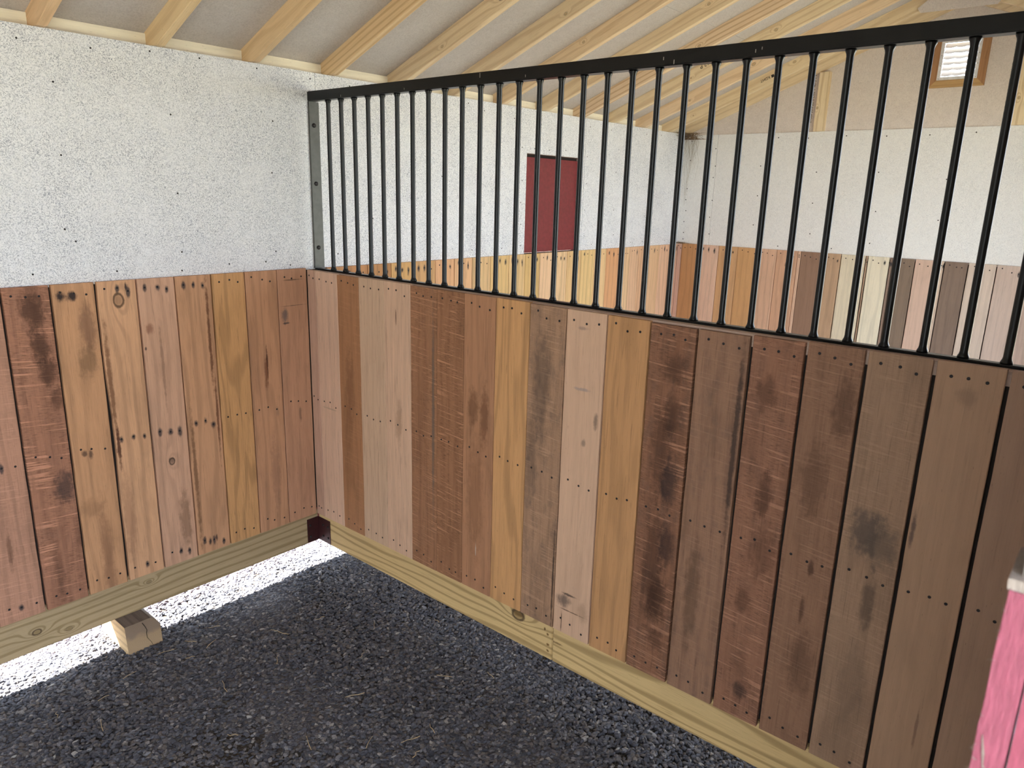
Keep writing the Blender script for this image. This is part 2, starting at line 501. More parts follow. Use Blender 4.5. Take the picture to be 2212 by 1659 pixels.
wall_sheets(bm, .100, .112, ZS + .0, z_under(.1) - .004, [], (HX0, HX1, HZ0, HZ1))
o = finish('outer_siding', bm, M['siding'], wall_back)
bm = bmesh.new()
add_box(bm, XL, HX0, .034, .099, 1.60, 1.66); add_box(bm, HX0, HX1, .034, .099, 1.60, 1.689); add_box(bm, HX1, W, .034, .099, 1.60, 1.66)
add_box(bm, XL, W + .01, .034, .075, 2.59, 2.676)
for k in range(21):
    x = XL + .03 + k * .406
    if HX0 - .02 < x + .038 and x < HX1 + .02: continue
    add_box(bm, x, x + .038, .034, .099, .31, 1.599); add_box(bm, x, x + .038, .034, .099, 1.661, 2.589)
for x in (HX0 - .04, HX1 + .002): add_box(bm, x, x + .038, .034, .099, 1.69, 2.42)
add_box(bm, HX0, HX1, .034, .099, HZ1 + .002, HZ1 + .04)
finish('wall_framing', bm, M['cap'], wall_back)
for q in [(-1.221, 2.625), (-0.96, 2.63), (-0.722, 2.654), (-0.501, 2.658), (-0.217, 2.654), (0.082, 2.645), (-1.113, 2.484), (-0.654, 2.405), (-0.146, 2.422), (-1.116, 2.208), (-0.652, 2.067), (-0.165, 2.176), (-1.136, 1.916), (-1.1, 1.866), (-0.656, 1.805), (-0.95, 1.734), (-0.426, 1.738), (-0.663, 1.72), (-0.227, 1.739), (-0.166, 1.789), (-0.085, 1.715), (-1.273, 1.74),
          (.33, 2.64), (.62, 2.63), (.45, 2.3), (.47, 1.95), (.22, 1.76), (.36, 1.745), (.9, 2.62), (1.25, 2.65), (1.02, 2.2), (1.03, 1.85), (1.4, 2.62), (1.7, 2.6), (1.79, 2.42), (1.93, 2.42), (2.1, 2.42), (2.3, 2.43), (1.8, 2.2), (1.79, 2.05), (1.8, 1.9), (1.8, 1.75), (2.58, 2.4), (2.59, 2.2), (2.58, 2.0), (2.59, 1.8), (2.6, 2.62), (2.9, 2.62), (3.2, 2.64), (3.45, 2.63), (3.7, 2.64), (3.95, 2.62), (3.0, 2.3), (3.0, 2.0), (3.02, 1.8), (3.5, 2.3), (3.5, 1.95), (3.5, 1.73), (4.0, 2.35), (4.02, 2.1), (4.0, 1.9), (2.7, 1.73), (3.3, 1.73), (3.9, 1.73), (1.3, 1.74), (1.6, 1.74)]:
    nail(wall_back, q[0], q[1], .95, .0204)

# gable wall (right): lower sheets stand a little proud of the bare upper board
GZ = 2.669
bm = bmesh.new()
ys = [.0342, -.305, -2.75, YF]
for a, b in zip(ys, ys[1:]):
    add_box(bm, W + .0205, W + .032, b + .0012, a - .0012, 1.685, GZ)
wall_right = struct('wall_right', bm, M['osb_smooth'])
def gable_panel(bm, x0, x1, zlo, hole=None, drop=.0):
    """upright sheet between zlo and the roof line with an optional rectangular hole (y0,y1,z0,z1)"""
    def strip(ya, yb, z0=None, z1=None):
        n = max(1, int(abs(yb - ya) / .2))
        pts = []
        for i in range(n + 1):
            y = ya + (yb - ya) * i / n
            top = z1 if z1 is not None else z_under(y) + RD - .004
            pts.append((y, z0 if z0 is not None else zlo, top))
        for (ya_, za, ta), (yb_, zb_, tb) in zip(pts, pts[1:]):
            vs = [bm.verts.new(p) for p in ((x0, ya_, za), (x0, yb_, zb_), (x0, yb_, tb), (x0, ya_, ta), (x1, ya_, za), (x1, yb_, zb_), (x1, yb_, tb), (x1, ya_, ta))]
            for f in ((0, 1, 2, 3), (4, 7, 6, 5), (0, 3, 7, 4), (1, 5, 6, 2), (3, 2, 6, 7), (0, 4, 5, 1)):
                bm.faces.new([vs[i] for i in f])
    if hole:
        h0, h1, hz0, hz1 = hole
        strip(.10, h1); strip(h1, YR, zlo, hz0); strip(YR, h0, zlo, hz0)
        strip(h1, YR, hz1); strip(YR, h0, hz1); strip(h0, YF)
    else: strip(.10, YR); strip(YR, YF)
VH = (-2.245, -1.985, 3.0, 3.275)
bm = bmesh.new(); gable_panel(bm, W + .033, W + .046, 1.75, VH)
finish('gable_board', bm, M['osb_raw'], wall_right)
bm = bmesh.new(); gable_panel(bm, W + .115, W + .127, ZS, VH)
finish('outer_siding', bm, M['siding'], wall_right)
for (s, z) in [(.05, 2.62), (.25, 2.63), (.29, 2.55), (.30, 2.4), (.29, 2.3), (.30, 2.1), (.29, 1.95), (.30, 1.8), (.05, 2.45), (.04, 2.2), (.035, 2.1), (.045, 2.0), (.035, 1.9), (.04, 1.8), (.04, 1.74), (.5, 2.60), (.85, 2.63), (1.1, 2.62), (1.4, 2.63), (1.7, 2.62), (2.0, 2.62), (2.3, 2.63),
               (.72, 2.4), (.72, 2.15), (.71, 1.9), (1.2, 2.35), (1.2, 2.1), (1.21, 1.85), (1.68, 2.35), (1.7, 2.05), (1.69, 1.8), (2.16, 2.3), (2.15, 2.0), (.5, 1.73), (.95, 1.73), (1.4, 1.74), (1.9, 1.74)]:
    o = nail(wall_right, W + .0118, z, 1.15); o.location = (W + .0203, -s, z); o.rotation_euler = (0, 0, -math.pi / 2)

# left end wall and front wall (behind the camera), with the openings that let the daylight in
bm = bmesh.new()
add_box(bm, XL - .03, XL, YF, .1, ZS, 2.62)
gable_panel(bm, XL - .06, XL - .04, 2.62)
struct('wall_left', bm, M['osb_smooth'])
D1 = (-3.75, -1.69)       # doorway the camera stands in
D2 = (.75, 3.35)          # doorway of the next stall
ZH = 2.72
zf = z_under(YF)
bm = bmesh.new()
for a, b in ((XL, D1[0]), (D1[1] + .10, D2[0]), (D2[1], W + .03)):
    add_box(bm, a, b, YF - .10, YF - .06, ZS, zf - .006)
add_box(bm, D1[0], D1[1] + .10, YF - .10, YF - .06, ZH, zf - .006)
add_box(bm, D2[0], D2[1], YF - .10, YF - .06, ZH, zf - .006)
struct('wall_front', bm, M['osb_smooth'])

# roof sheeting
def roof(bm, x0, x1, ya, yb, off, th):
    za, zb_ = z_under(ya) + off, z_under(yb) + off
    vs = [bm.verts.new(p) for p in ((x0, ya, za), (x1, ya, za), (x1, yb, zb_), (x0, yb, zb_), (x0, ya, za + th), (x1, ya, za + th), (x1, yb, zb_ + th), (x0, yb, zb_ + th))]
    for f in ((0, 1, 2, 3), (4, 7, 6, 5), (0, 4, 5, 1), (1, 5, 6, 2), (2, 6, 7, 3), (3, 7, 4, 0)):
        bm.faces.new([vs[i] for i in f])
bm = bmesh.new()
for a, b in ((.40, -1.02), (-1.0235, YR)): roof(bm, XL - .25, W + .35, a, b, RD, .012)
for a, b in ((YR, -3.3), (-3.3035, -4.3)): roof(bm, XL - .25, W + .35, a, b, RD, .012)
ceiling = struct('ceiling', bm, M['osb_roof'])
bm = bmesh.new()
roof(bm, XL - .3, W + .4, .45, YR, RD + .014, .02); roof(bm, XL - .3, W + .4, YR, -4.35, RD + .014, .02)
finish('roofing', bm, M['roofing'], ceiling)

# ------------------------------------------------------------------ rafters
PINE = (.86, .68, .45)
NAMES = {
 0: 'pine rafter at the top left corner of the photo',
 1: 'second pine rafter from the left, above the bright white wall',
 2: 'third pine rafter from the left, above the bright white wall',
 3: 'fourth pine rafter from the left, with bold straight grain',
 4: 'fifth pine rafter from the left with a knotty swirl halfway up',
 5: 'sixth pine rafter from the left, passing behind the black top rail',
 6: 'seventh pine rafter from the left, passing behind the black top rail',
 7: 'eighth pine rafter from the left, its foot just left above the red hatch',
 8: 'ninth pine rafter from the left, with bold grain lines above the red hatch',
 9: 'tenth pine rafter from the left, black grade mark near the photo top',
 10: 'eleventh pine rafter from the left, just left of the one stamped KDHT',
 11: 'last full pine rafter before the gable, stamped 1 KDHT upside down'}
def rafter_bm(th, y_foot, seed):
    bm = bmesh.new()
    sec = []
    n = 14
    z_cross = -.03 + (2.684 - 2.6785) / SL
    for i in range(n + 1):
        y = ([y_foot, .0, z_cross] + [z_cross + (YR - z_cross) * q / (n - 2) for q in range(1, n - 1)])[i]
        sec.append((y, max(z_under(y), 2.6785)))
    for i in range(1, n + 1):
        y = YR + (-4.25 - YR) * i / n
        sec.append((y, z_under(y)))
    prev = None; first = None
    for (y, z) in sec:
        b = .0025
        w_ = mnoise.noise(Vector((seed, y * 2, 0))) * .0012
        ring = [bm.verts.new(p) for p in ((w_ + b, y, z), (th + w_ - b, y, z), (th + w_, y, z + b), (th + w_, y, z_under(y) + RD - .001), (w_, y, z_under(y) + RD - .001), (w_, y, z + b))]
        if prev:
            for k in range(6): bm.faces.new((prev[k], prev[(k + 1) % 6], ring[(k + 1) % 6], ring[k]))
        else: first = ring
        prev = ring
    bm.faces.new(first[::-1]); bm.faces.new(prev)
    return bm
FONT_MATS = M['ink']
def stamp(parent, text, size, mw, name='grade_stamp', mat=None, align='LEFT', lab=None):
    cu = bpy.data.curves.new(name, 'FONT'); cu.body = text; cu.size = size; cu.extrude = .0002
    cu.align_x = align; cu.align_y = 'CENTER'
    tmp = bpy.data.objects.new(name + '_tmp', cu); COL.objects.link(tmp)
    dg = bpy.context.evaluated_depsgraph_get(); dg.update()
    me = bpy.data.meshes.new_from_object(tmp.evaluated_get(dg))
    bpy.data.objects.remove(tmp)
    me.materials.clear(); me.materials.append(mat or M['ink'])
    o = bpy.data.objects.new(name, me); COL.objects.link(o)
    o.parent = parent
    mm = mw.copy(); mm.translation = mw.translation - world_loc(parent)
    o.matrix_local = mm
    if lab: o['label'] = lab
    return o
def frame(xdir, ydir, loc):
    x = Vector(xdir).normalized(); y = Vector(ydir); y = (y - x * y.dot(x)).normalized(); z = x.cross(y)
    mm = Matrix((x, y, z)).transposed().to_4x4(); mm.translation = Vector(loc); return mm
updir = Vector((0, -1, SL)).normalized()          # up the slope
nrm_up = Vector((0, SL, 1)).normalized()
pitch_r = math.atan(SL)
rafters = {}
for k in range(-1, 12):
    xl = -1.158 + .4507 * k
    ringk = {3: (.55, 75, 1.2), 8: (.6, 70, 1.5), 9: (.35, 60, 2.5), 4: (.35, 45, 3.5)}.get(k, (.3, 42, 3.0))
    rk = random.Random(k + 50)
    kn = []
    for q in range(4):
        kn.append((rk.uniform(.02, .08), rk.uniform(.15, 2.1), rk.uniform(.009, .016)))
    # material works in a frame turned with the slope: parts are built flat and rotated below
    mat = wood('rafter_pine_%02d' % (k + 2), tuple(c * rk.uniform(.93, 1.05) for c in PINE), k * 1.3 + 90, 'zy', ringk[0], ringk[1] * 1.3, ringk[2], .10, 0,
               (.42, .235, .095), (), [(kn_[0] + 2.65 + SL * 1.0 * kn_[1] * 0, -kn_[1], kn_[2]) for kn_ in []], .22, .6, .3)
    bm = rafter_bm(.038, .12, k)
    # shear the object coordinates so that the grain runs along the slope: build in local axes turned by the pitch
    loc = Vector((xl, .0, z_under(0)))
    rotm = Matrix.Rotation(-pitch_r, 4, 'X')
    inv = rotm.inverted()
    for v in bm.verts: v.co = inv @ (v.co + Vector((0, 0, 0)) - Vector((0, 0, z_under(0))))
    kmat_spots = []
    o = finish('rafter', bm, mat, None, loc, (-pitch_r, 0, 0))
    # rebuild the knots for this rafter in its local frame (z across, -y along)
    if k in NAMES and k >= 0:
        kk = {4: [(.05, -.85, .02), (.03, -.4, .009)], 11: [(.07, -1.15, .012), (.035, -1.42, .011), (.04, -.25, .008)], 10: [(.055, -1.0, .014), (.03, -.45, .01)],
              9: [(.05, -1.35, .012), (.03, -.7, .008)], 8: [(.04, -1.0, .010)], 5: [(.03, -.9, .010)], 6: [(.06, -.7, .010), (.03, -1.5, .012)], 7: [(.03, -.6, .010), (.06, -1.3, .011)]}.get(k, [(.05, -.7, .009)])
        m2 = wood('rafter_pine_k%02d' % k, tuple(c * rk.uniform(.96, 1.03) for c in ((.84, .60, .35) if k < 4 else PINE)), k * 1.3 + 90, 'zy', ringk[0], ringk[1] * 1.3, ringk[2], .10, 0,
                  (.52, .31, .145), (), kk, .22, .6, .3)
        o.data.materials[0] = m2
    tag(o, NAMES.get(k, 'pine rafter left of the photo edge above the white wall') if k >= 0 else 'pine rafter just outside the left edge of the photo', 'rafter', 'pine rafters under the roof')
    rafters[k] = o
# gable rafter lying against the end wall
mat = wood('rafter_pine_gable', PINE, 131, 'zy', .25, 60, 2, .1, 0, (.42, .235, .095), (), (), .2, .6, .3)
bm = rafter_bm(.034, .12, 77)
for v in bm.verts: v.co = Matrix.Rotation(-pitch_r, 4, 'X').inverted() @ (v.co - Vector((0, 0, z_under(0))))
tag(finish('rafter', bm, mat, None, (W - .009, 0, z_under(0)), (-pitch_r, 0, 0)), 'pine rafter lying flat against the grey gable board', 'rafter', 'pine rafters under the roof')

def slope_pt(x, y, dz): return Vector((x, y, z_under(y) + dz))
# stamps: text upside down, reading from right to left
r11 = rafters[11]
for (txt, k, y, dz, sz) in (('1 \u25a0 KDHT', 11, -.915, .052, .030), ('6 12 P', 9, -.80, .075, .040)):
    xl = -1.158 + .4507 * k
    p = slope_pt(xl - .0012, y, dz)
    r = rafters[k]
    mw = frame(-(Vector((0, -1, SL))), -Vector((0, SL, 1)), p)
    # parent is rotated: bring the frame into its local space
    me_o = stamp(r, txt, sz, mw, lab='black ink grade stamp reading upside down')
    inv = (Matrix.Translation(r.location) @ Matrix.Rotation(-pitch_r, 4, 'X')).inverted()
    me_o.matrix_local = inv @ mw

# blocking boards between the rafters at the eave
for k in range(-1, 12):
    x0 = -1.158 + .4507 * k + .038 + .001
    x1 = -1.158 + .4507 * (k + 1) - .001
    if k == 11: x1 = W - .012
    bm = bmesh.new()
    yb = .078
    zt_ = z_under(yb + .02) + RD - .001
    add_box(bm, x0, x1, yb, yb + .02, 2.64, zt_, bev=.0005)
    nm = {-1: 'leftmost cream blocking board, at the left edge of the photo', 0: 'cream blocking board between the first and second rafters from the left',
          1: 'cream blocking board between the second and third rafters from the left', 2: 'cream blocking board between the third and fourth rafters from the left',
          3: 'cream blocking board just above the left end of the black top rail'}.get(k)
    nm = nm or 'cream blocking board at the wall top, just right of rafter %s from the left' % ['one', 'two', 'three', 'four', 'five', 'six', 'seven', 'eight', 'nine', 'ten', 'eleven', 'twelve'][k]
    tag(finish('blocking_board', bm, M['cream']), nm, 'board', 'blocking boards between the rafter feet')

# ridge gussets: strand board plates under the ridge on the rafters nearest the gable
def gusset(x, halfw, zlow, label):
    bm = bmesh.new()
    zr = z_under(YR)
    pts = [(YR + halfw, zlow), (YR - halfw, zlow), (YR - halfw - .02, zlow + .03), (YR - .10, zr + .04), (YR + .10, zr + .04), (YR + halfw + .02, zlow + .03)]
    a = [bm.verts.new((x, y, z)) for y, z in pts]; b = [bm.verts.new((x + .012, y, z)) for y, z in pts]
    bm.faces.new(a); bm.faces.new(b[::-1])
    for i in range(len(pts)): bm.faces.new((a[i], b[i], b[(i + 1) % len(pts)], a[(i + 1) % len(pts)]))
    tag(finish('gusset_plate', bm, M['osb_raw']), label, 'plate', 'ridge gusset plates')
for k in range(8, 12):
    gusset(-1.158 + .4507 * k - .0135, .23, 3.405,
           {11: 'grey strand board gusset plate under the ridge nearest the gable wall', 10: 'grey strand board gusset plate under the ridge, second from the gable',
            9: 'grey gusset plate under the ridge, third from the gable', 8: 'grey gusset plate under the ridge, fourth from the gable'}[k])

# gable studs
mat = wood('stud_pine', (.84, .68, .46), 12, 'yz', .4, 60, 1.5, .1, 0, (.44, .26, .11), (), [(.03, .18, .011)], .2, .6, .3)
def stud(y0, y1, z0, dep, label):
    bm = bmesh.new()
    z1a, z1b = z_under(y1) - .002, z_under(y0) - .002
    x0, x1 = W + .0325 - dep, W + .0325
    vs = [bm.verts.new(p) for p in ((x0, y0, z0), (x0, y1, z0), (x1, y1, z0), (x1, y0, z0), (x0, y0, min(z1a, z1b)), (x0, y1, min(z1a, z1b)), (x1, y1, min(z1a, z1b)), (x1, y0, min(z1a, z1b)))]
    for f in ((0, 1, 2, 3), (4, 7, 6, 5), (0, 4, 5, 1), (1, 5, 6, 2), (2, 6, 7, 3), (3, 7, 4, 0)): bm.faces.new([vs[i] for i in f])
    base = Vector((x0, (y0 + y1) / 2, z0))
    for v in bm.verts: v.co -= base
    o = finish('stud', bm, mat, None, base)
    return tag(o, label, 'stud', 'gable studs')
stud(-1.222, -1.138, GZ + .001, .036, 'pale pine gable stud left of the louvred vent')
st2 = stud(-2.62, -2.488, GZ + .001, .036, 'pale pine gable stud with black printing at the right edge of the photo')
stamp(wall_right, '0100P20-P20 0 DRI T 40 0 1 P 2H7', .030, frame((0, 0, 1), (0, 1, 0), (W + .0325, -1.095, 2.74)), 'board_print', lab='black printed line on the bare gable board')
stamp(wall_right, 'A/2 RE MAIIT NLG 9YKD 24/16', .050, frame((0, 0, 1), (0, 1, 0), (W + .0325, -2.462, 2.70)), 'board_print', lab='black printed line beside the right stud')

# ------------------------------------------------------------------ vent
vent = thing('gable_vent', (W, -2.115, 3.0), 'white louvred vent in a mitred brown wood frame high on the gable', 'vent')
tw = wood('vent_trim_wood', (.42, .22, .11), 5, 'yz', .3, 50, 2, .2, 0, (.2, .09, .04), (), (), .3)
tw2 = wood('vent_trim_wood_pale', (.56, .35, .16), 6, 'zy', .3, 50, 2, .2, 0, (.3, .15, .06), (), (), .3)
y0, y1, z0, z1 = VH
fwid = .050
def quad_prism(pts, x0, x1):
    bm = bmesh.new()
    a = [bm.verts.new((x0, y, z)) for y, z in pts]; b = [bm.verts.new((x1, y, z)) for y, z in pts]
    bm.faces.new(a); bm.faces.new(b[::-1])
    for i in range(len(pts)): bm.faces.new((a[i], b[i], b[(i + 1) % len(pts)], a[(i + 1) % len(pts)]))
    return bm
X0, X1 = W + .008, W + .0325
finish('trim_board', quad_prism([(y1, z0), (y1 + fwid, z0 - fwid), (y1 + fwid, z1 + fwid), (y1, z1)], X0, X1), tw, vent)
finish('trim_board', quad_prism([(y0, z0), (y0 - fwid, z0 - fwid), (y0 - fwid, z1 + fwid), (y0, z1)], X0, X1), tw, vent)
o = finish('trim_board', quad_prism([(y1, z0), (y1 + fwid, z0 - fwid), (y0 - fwid, z0 - fwid), (y0, z0)], X0, X1), tw2, vent); o['label'] = 'paler bottom trim board'
finish('trim_board', quad_prism([(y1, z1), (y1 + fwid, z1 + fwid), (y0 - fwid, z1 + fwid), (y0, z1)], X0, X1), tw2, vent)
bm = bmesh.new()
fr = .022
for a in ((W + .012, W + .020, y0, y0 + fr, z0, z1), (W + .012, W + .020, y1 - fr, y1, z0, z1), (W + .012, W + .020, y0 + fr, y1 - fr, z0, z0 + fr), (W + .012, W + .020, y0 + fr, y1 - fr, z1 - fr, z1)):
    add_box(bm, *a)
vf = finish('vent_frame', bm, M['white_metal'], vent)
for (yy, zz) in ((y0 + .011, z0 + .011), (y1 - .011, z0 + .011), (y0 + .011, z0 + .1), (y1 - .011, z0 + .1), (y0 + .011, z0 + .17), (y1 - .011, z0 + .17)):
    o = bpy.data.objects.new('screw', NAIL_ME); COL.objects.link(o); o.parent = vf; o.location = Vector((W + .0118, yy, zz)) - world_loc(vf); o.rotation_euler = (0, 0, -math.pi / 2); o.scale = (.6, 1, .6)
t = NT('white_louvre')
tr = t.n.new('ShaderNodeBsdfTranslucent'); tr.inputs[0].default_value = (.9, .88, .88, 1)
ms = t.n.new('ShaderNodeMixShader'); ms.inputs[0].default_value = .22
t.fin((.85, .83, .84), .5)
t.lk(t.b.outputs[0], ms.inputs[1]); t.lk(tr.outputs[0], ms.inputs[2]); t.lk(ms.outputs[0], t.out.inputs['Surface'])
M['louvre'] = t.mat
ns = 6
for i in range(ns):
    zc_ = z0 + fr + (z1 - z0 - 2 * fr) * (i + .5) / ns
    bm = bmesh.new()
    n = 30; ringA = []
    for j in range(n + 1):
        y = y0 + fr + (y1 - y0 - 2 * fr) * j / n
        sc = abs(math.sin(j / n * math.pi * 3)) * .006
        ringA.append([bm.verts.new(p) for p in ((W + .020, y, zc_ - .008 - sc), (W + .045, y, zc_ + .020), (W + .046, y, zc_ + .019), (W + .021, y, zc_ - .0095 - sc))])
    for a, b in zip(ringA, ringA[1:]):
        for k in range(4): bm.faces.new((a[k], a[(k + 1) % 4], b[(k + 1) % 4], b[k]))
    finish('louvre_slat', bm, M['louvre'], vent)

# ------------------------------------------------------------------ hatch
hatch = thing('hatch_door', ((HX0 + HX1) / 2, .06, HZ0), 'dark red hatch door closing the opening in the white back wall', 'hatch')
bm = bmesh.new(); add_box(bm, HX0 + .002, HX1 - .016, .055, .075, HZ0 + .004, HZ1 - .022, bev=.002)
finish('door_leaf', bm, M['red'], hatch)
bm = bmesh.new(); add_box(bm, HX0 + .001, HX1 - .001, .078, .099, HZ0 + .002, HZ1 - .001)
bm2 = bmesh.new(); add_box(bm2, HX0 + .001, HX1 - .001, .0335, .0545, HZ0 - .0008, HZ0 + .0025); q_ = finish('hatch_sill_shade', bm2, M['dark_gap'], hatch)  # near-black strip laid over the pale framing, painting in the shadow below the leaf
o = finish('stop_board', bm, M['dark_gap'], hatch); o['label'] = 'dark stop board behind the gap'

# ------------------------------------------------------------------ near stall, back wall boards
def gapL(s): return .009 if s < -.9 else (.006 if s < -.3 else .003)
eL = [-2.62, -2.45, -2.275, -2.10, -1.925, -1.75, -1.578, -1.400, -1.226, -1.054, -.882, -.712, -.536, -.361, -.18, -.002]
DB = (.045, .018, .010)
sL = [dict(c=(160, 112, 84)), dict(c=(156, 112, 86)), dict(c=(150, 105, 78)), dict(c=(165, 118, 90)), dict(c=(150, 100, 72)), dict(c=(168, 122, 92)),
  dict(c=(164, 116, 90), saw=.5, stain=.3, spots=[(-1.50, .62, .012, .10, (.09, .04, .02), .6)]),
  dict(c=(150, 100, 74), saw=1.5, blotch=.45, weather=.2, l='dark rough plank with pale saw marks', freq=40,
       spots=[(-1.30, 1.60, .055, .10, DB, .75), (-1.29, 1.45, .05, .08, DB, .75), (-1.27, 1.34, .045, .07, DB, .75), (-1.25, 1.22, .03, .06, DB, .6), (-1.265, .83, .05, .09, (.04, .028, .028), .75), (-1.22, .6, .04, .1, DB, .4), (-1.33, .45, .02, .2, DB, .4)]),
  dict(c=(176, 126, 88), blotch=.35, stain=.2, l='golden brown plank with blue black nail stains at its top',
       spots=[(-1.190, 1.645, .026, .024, BLK, .95), (-1.148, 1.643, .026, .024, BLK, .95), (-1.10, 1.50, .04, .13, (.20, .10, .06), .7), (-1.115, 1.36, .045, .09, (.21, .115, .06), .7), (-1.175, .955, .014, .016, BLK, .7), (-1.150, .950, .01, .03, BLK, .7), (-1.13, .45, .03, .3, (.18, .08, .045), .45), (-1.17, .7, .07, .05, (.2, .10, .05), .35)]),
  dict(c=(188, 138, 100), ring=.35, wane=.012, stain=.4, knots=[(-.965, 1.61, .03)], l='tan plank with a ragged bark edge and a knot near its top',
       spots=[(-1.035, 1.25, .012, .30, (.14, .055, .025), .75), (-1.03, .95, .010, .12, (.07, .02, .01), .9), (-.93, 1.665, .006, .022, BLK, .9), (-1.02, .6, .03, .25, (.22, .10, .06), .4)]),
  dict(c=(182, 136, 106), ring=.25, stain=.9, knots=[(-.80, .82, .018)], l='pale tan plank with two small knots',
       spots=[(-.845, 1.47, .022, .028, (.22, .085, .05), .7), (-.80, 1.3, .008, .25, (.22, .12, .08), .6), (-.87, 1.38, .006, .01, BLK, .8), (-.80, .825, .016, .018, (.04, .025, .025), .8), (-.76, .5, .03, .18, (.12, .06, .03), .5), (-.80, .345, .008, .016, BLK, .7)]),
  dict(c=(178, 128, 92), ring=.4, freq=45, blotch=.3, stain=.8, l='brown grained plank with a dark streak down its right edge',
       spots=[(-.565, 1.40, .010, .30, (.10, .035, .015), .85), (-.555, 1.0, .008, .25, (.10, .03, .012), .8), (-.69, .70, .012, .40, (.10, .045, .02), .7), (-.645, .345, .010, .028, BLK, .9), (-.61, .35, .008, .02, BLK, .8)]),
  dict(c=(182, 131, 84), ring=.5, blotch=.1, freq=38, warp=4.5, fibre=.5, l='golden plank with bold wavy grain'),
  dict(c=(172, 122, 88), ring=.3, l='reddish plank with a long dark split', spots=[(-.265, 1.22, .007, .10, (.05, .015, .008), .95), (-.272, 1.17, .014, .09, (.16, .06, .03), .75), (-.25, .6, .03, .25, (.2, .10, .07), .4), (-.22, .95, .010, .05, (.25, .15, .10), .5)]),
  dict(c=(166, 118, 88), ring=.15, blotch=.3, l='brown plank with a faded black ink mark near its top', spots=[(-.145, 1.455, .020, .045, (.10, .08, .08), .8), (-.14, 1.415, .026, .006, (.04, .035, .04), .8), (-.09, 1.505, .085, .0025, (.08, .05, .04), .7), (-.09, 1.640, .07, .004, (.08, .05, .03), .7), (-.08, .9, .01, .05, (.12, .07, .05), .6)])]
near = thing('board_lining', (-1.0, 0, ZB), 'reclaimed brown vertical boards lining the back wall of the near stall', 'wall boards')
bm = bmesh.new(); add_box(bm, -2.63, .019, .0212, .0325, .31, 1.683)
finish('backing_board', bm, M['dark_gap'], near)
make_planks(near, eL, sL, 'back', ZB, ZT, gapL, pre='a', wave=.002)

BEAM = (.64, .46, .225)
BD = (.23, .14, .05)
mat = wood('skirt_beam_wood_back', (.43, .32, .19), 3.3, 'zx', .6, 80, 2.2, .12, 0, (.19, .13, .05), [(.19 - ZS, -1.444, .001, .001, BD, .1)],
           [(.234 - ZS, -.957 + .9, .013), (.192 - ZS, -1.444 + .9, .018), (.150 - ZS, -1.32 + .9, .014)], .3, .75, .4)
bm = bmesh.new(); add_box(bm, -3.0 + .9, .018 + .9, 0, .038, 0, .195, bev=.003)
tag(finish('skirt_beam', bm, mat, None, (-.9, .0205, ZS)), 'weathered greenish timber beam under the back wall boards, raised above the gravel', 'beam', 'skirt beams')
mat = wood('skirt_beam_wood_part', BEAM, 8.1, 'zx', .6, 66, 2.8, .10, 0, BD, [(.14, 1.655, .008, .006, (.10, .045, .01), .9), (.152, 1.50, .02, .035, (.02, .01, .006), .9), (.12, 1.672, .008, .008, (.13, .06, .012), .9), (.07, 1.675, .008, .010, (.13, .06, .012), .9), (.04, 1.675, .008, .010, (.13, .06, .012), .9)],
           [(.145, 1.50, .035)], .25, .7, .35)
bm = bmesh.new(); add_box(bm, -.015, 1.698, 0, .04, 0, .19, bev=.003)
tag(finish('skirt_beam', bm, mat, None, (.0205, 0, ZS), (0, 0, -math.pi / 2)), 'yellowish timber beam under the partition, with a big dark knot, from the corner to the joint', 'beam', 'skirt beams')
mat = wood('skirt_beam_wood_part2', BEAM, 17.4, 'zx', .6, 66, 3.0, .10, 0, BD, [(.10, 1.71, .006, .05, (.10, .045, .01), .7)], [], .25, .7, .35)
bm = bmesh.new(); add_box(bm, 1.701, 3.30, 0, .04, 0, .19, bev=.003)
tag(finish('skirt_beam', bm, mat, None, (.0205, 0, ZS), (0, 0, -math.pi / 2)), 'yellowish timber beam under the partition, from the joint towards the camera', 'beam', 'skirt beams')

# maroon corner bracket
br = thing('corner_bracket', (.0, .0, ZS + .01), 'dark maroon steel angle plate joining the two skirt beams in the corner', 'bracket')
bm = bmesh.new()
add_box(bm, -.058, .0195, .0165, .0200, ZS + .006, ZS + .150); add_box(bm, .0165, .0200, -.094, .0165, ZS + .006, ZS + .150)
finish('angle_plate', bm, M['maroon'], br)
for (yy, zz) in ((-.03, .04), (-.075, .04), (-.03, .11), (-.075, .11)):
    bm = bmesh.new(); lathe(bm, [(.007, 0), (.007, -.003), (.004, -.005)], 8, 'x'); finish('bolt', bm, M['nail'], br, (.0163, yy, ZS + zz), smooth=False)
for (xx, zz) in ((-.04, .04), (-.04, .11)):
    bm = bmesh.new(); lathe(bm, [(.007, 0), (.007, -.003), (.004, -.005)], 8, 'y'); finish('bolt', bm, M['nail'], br, (xx, .0163, ZS + zz))

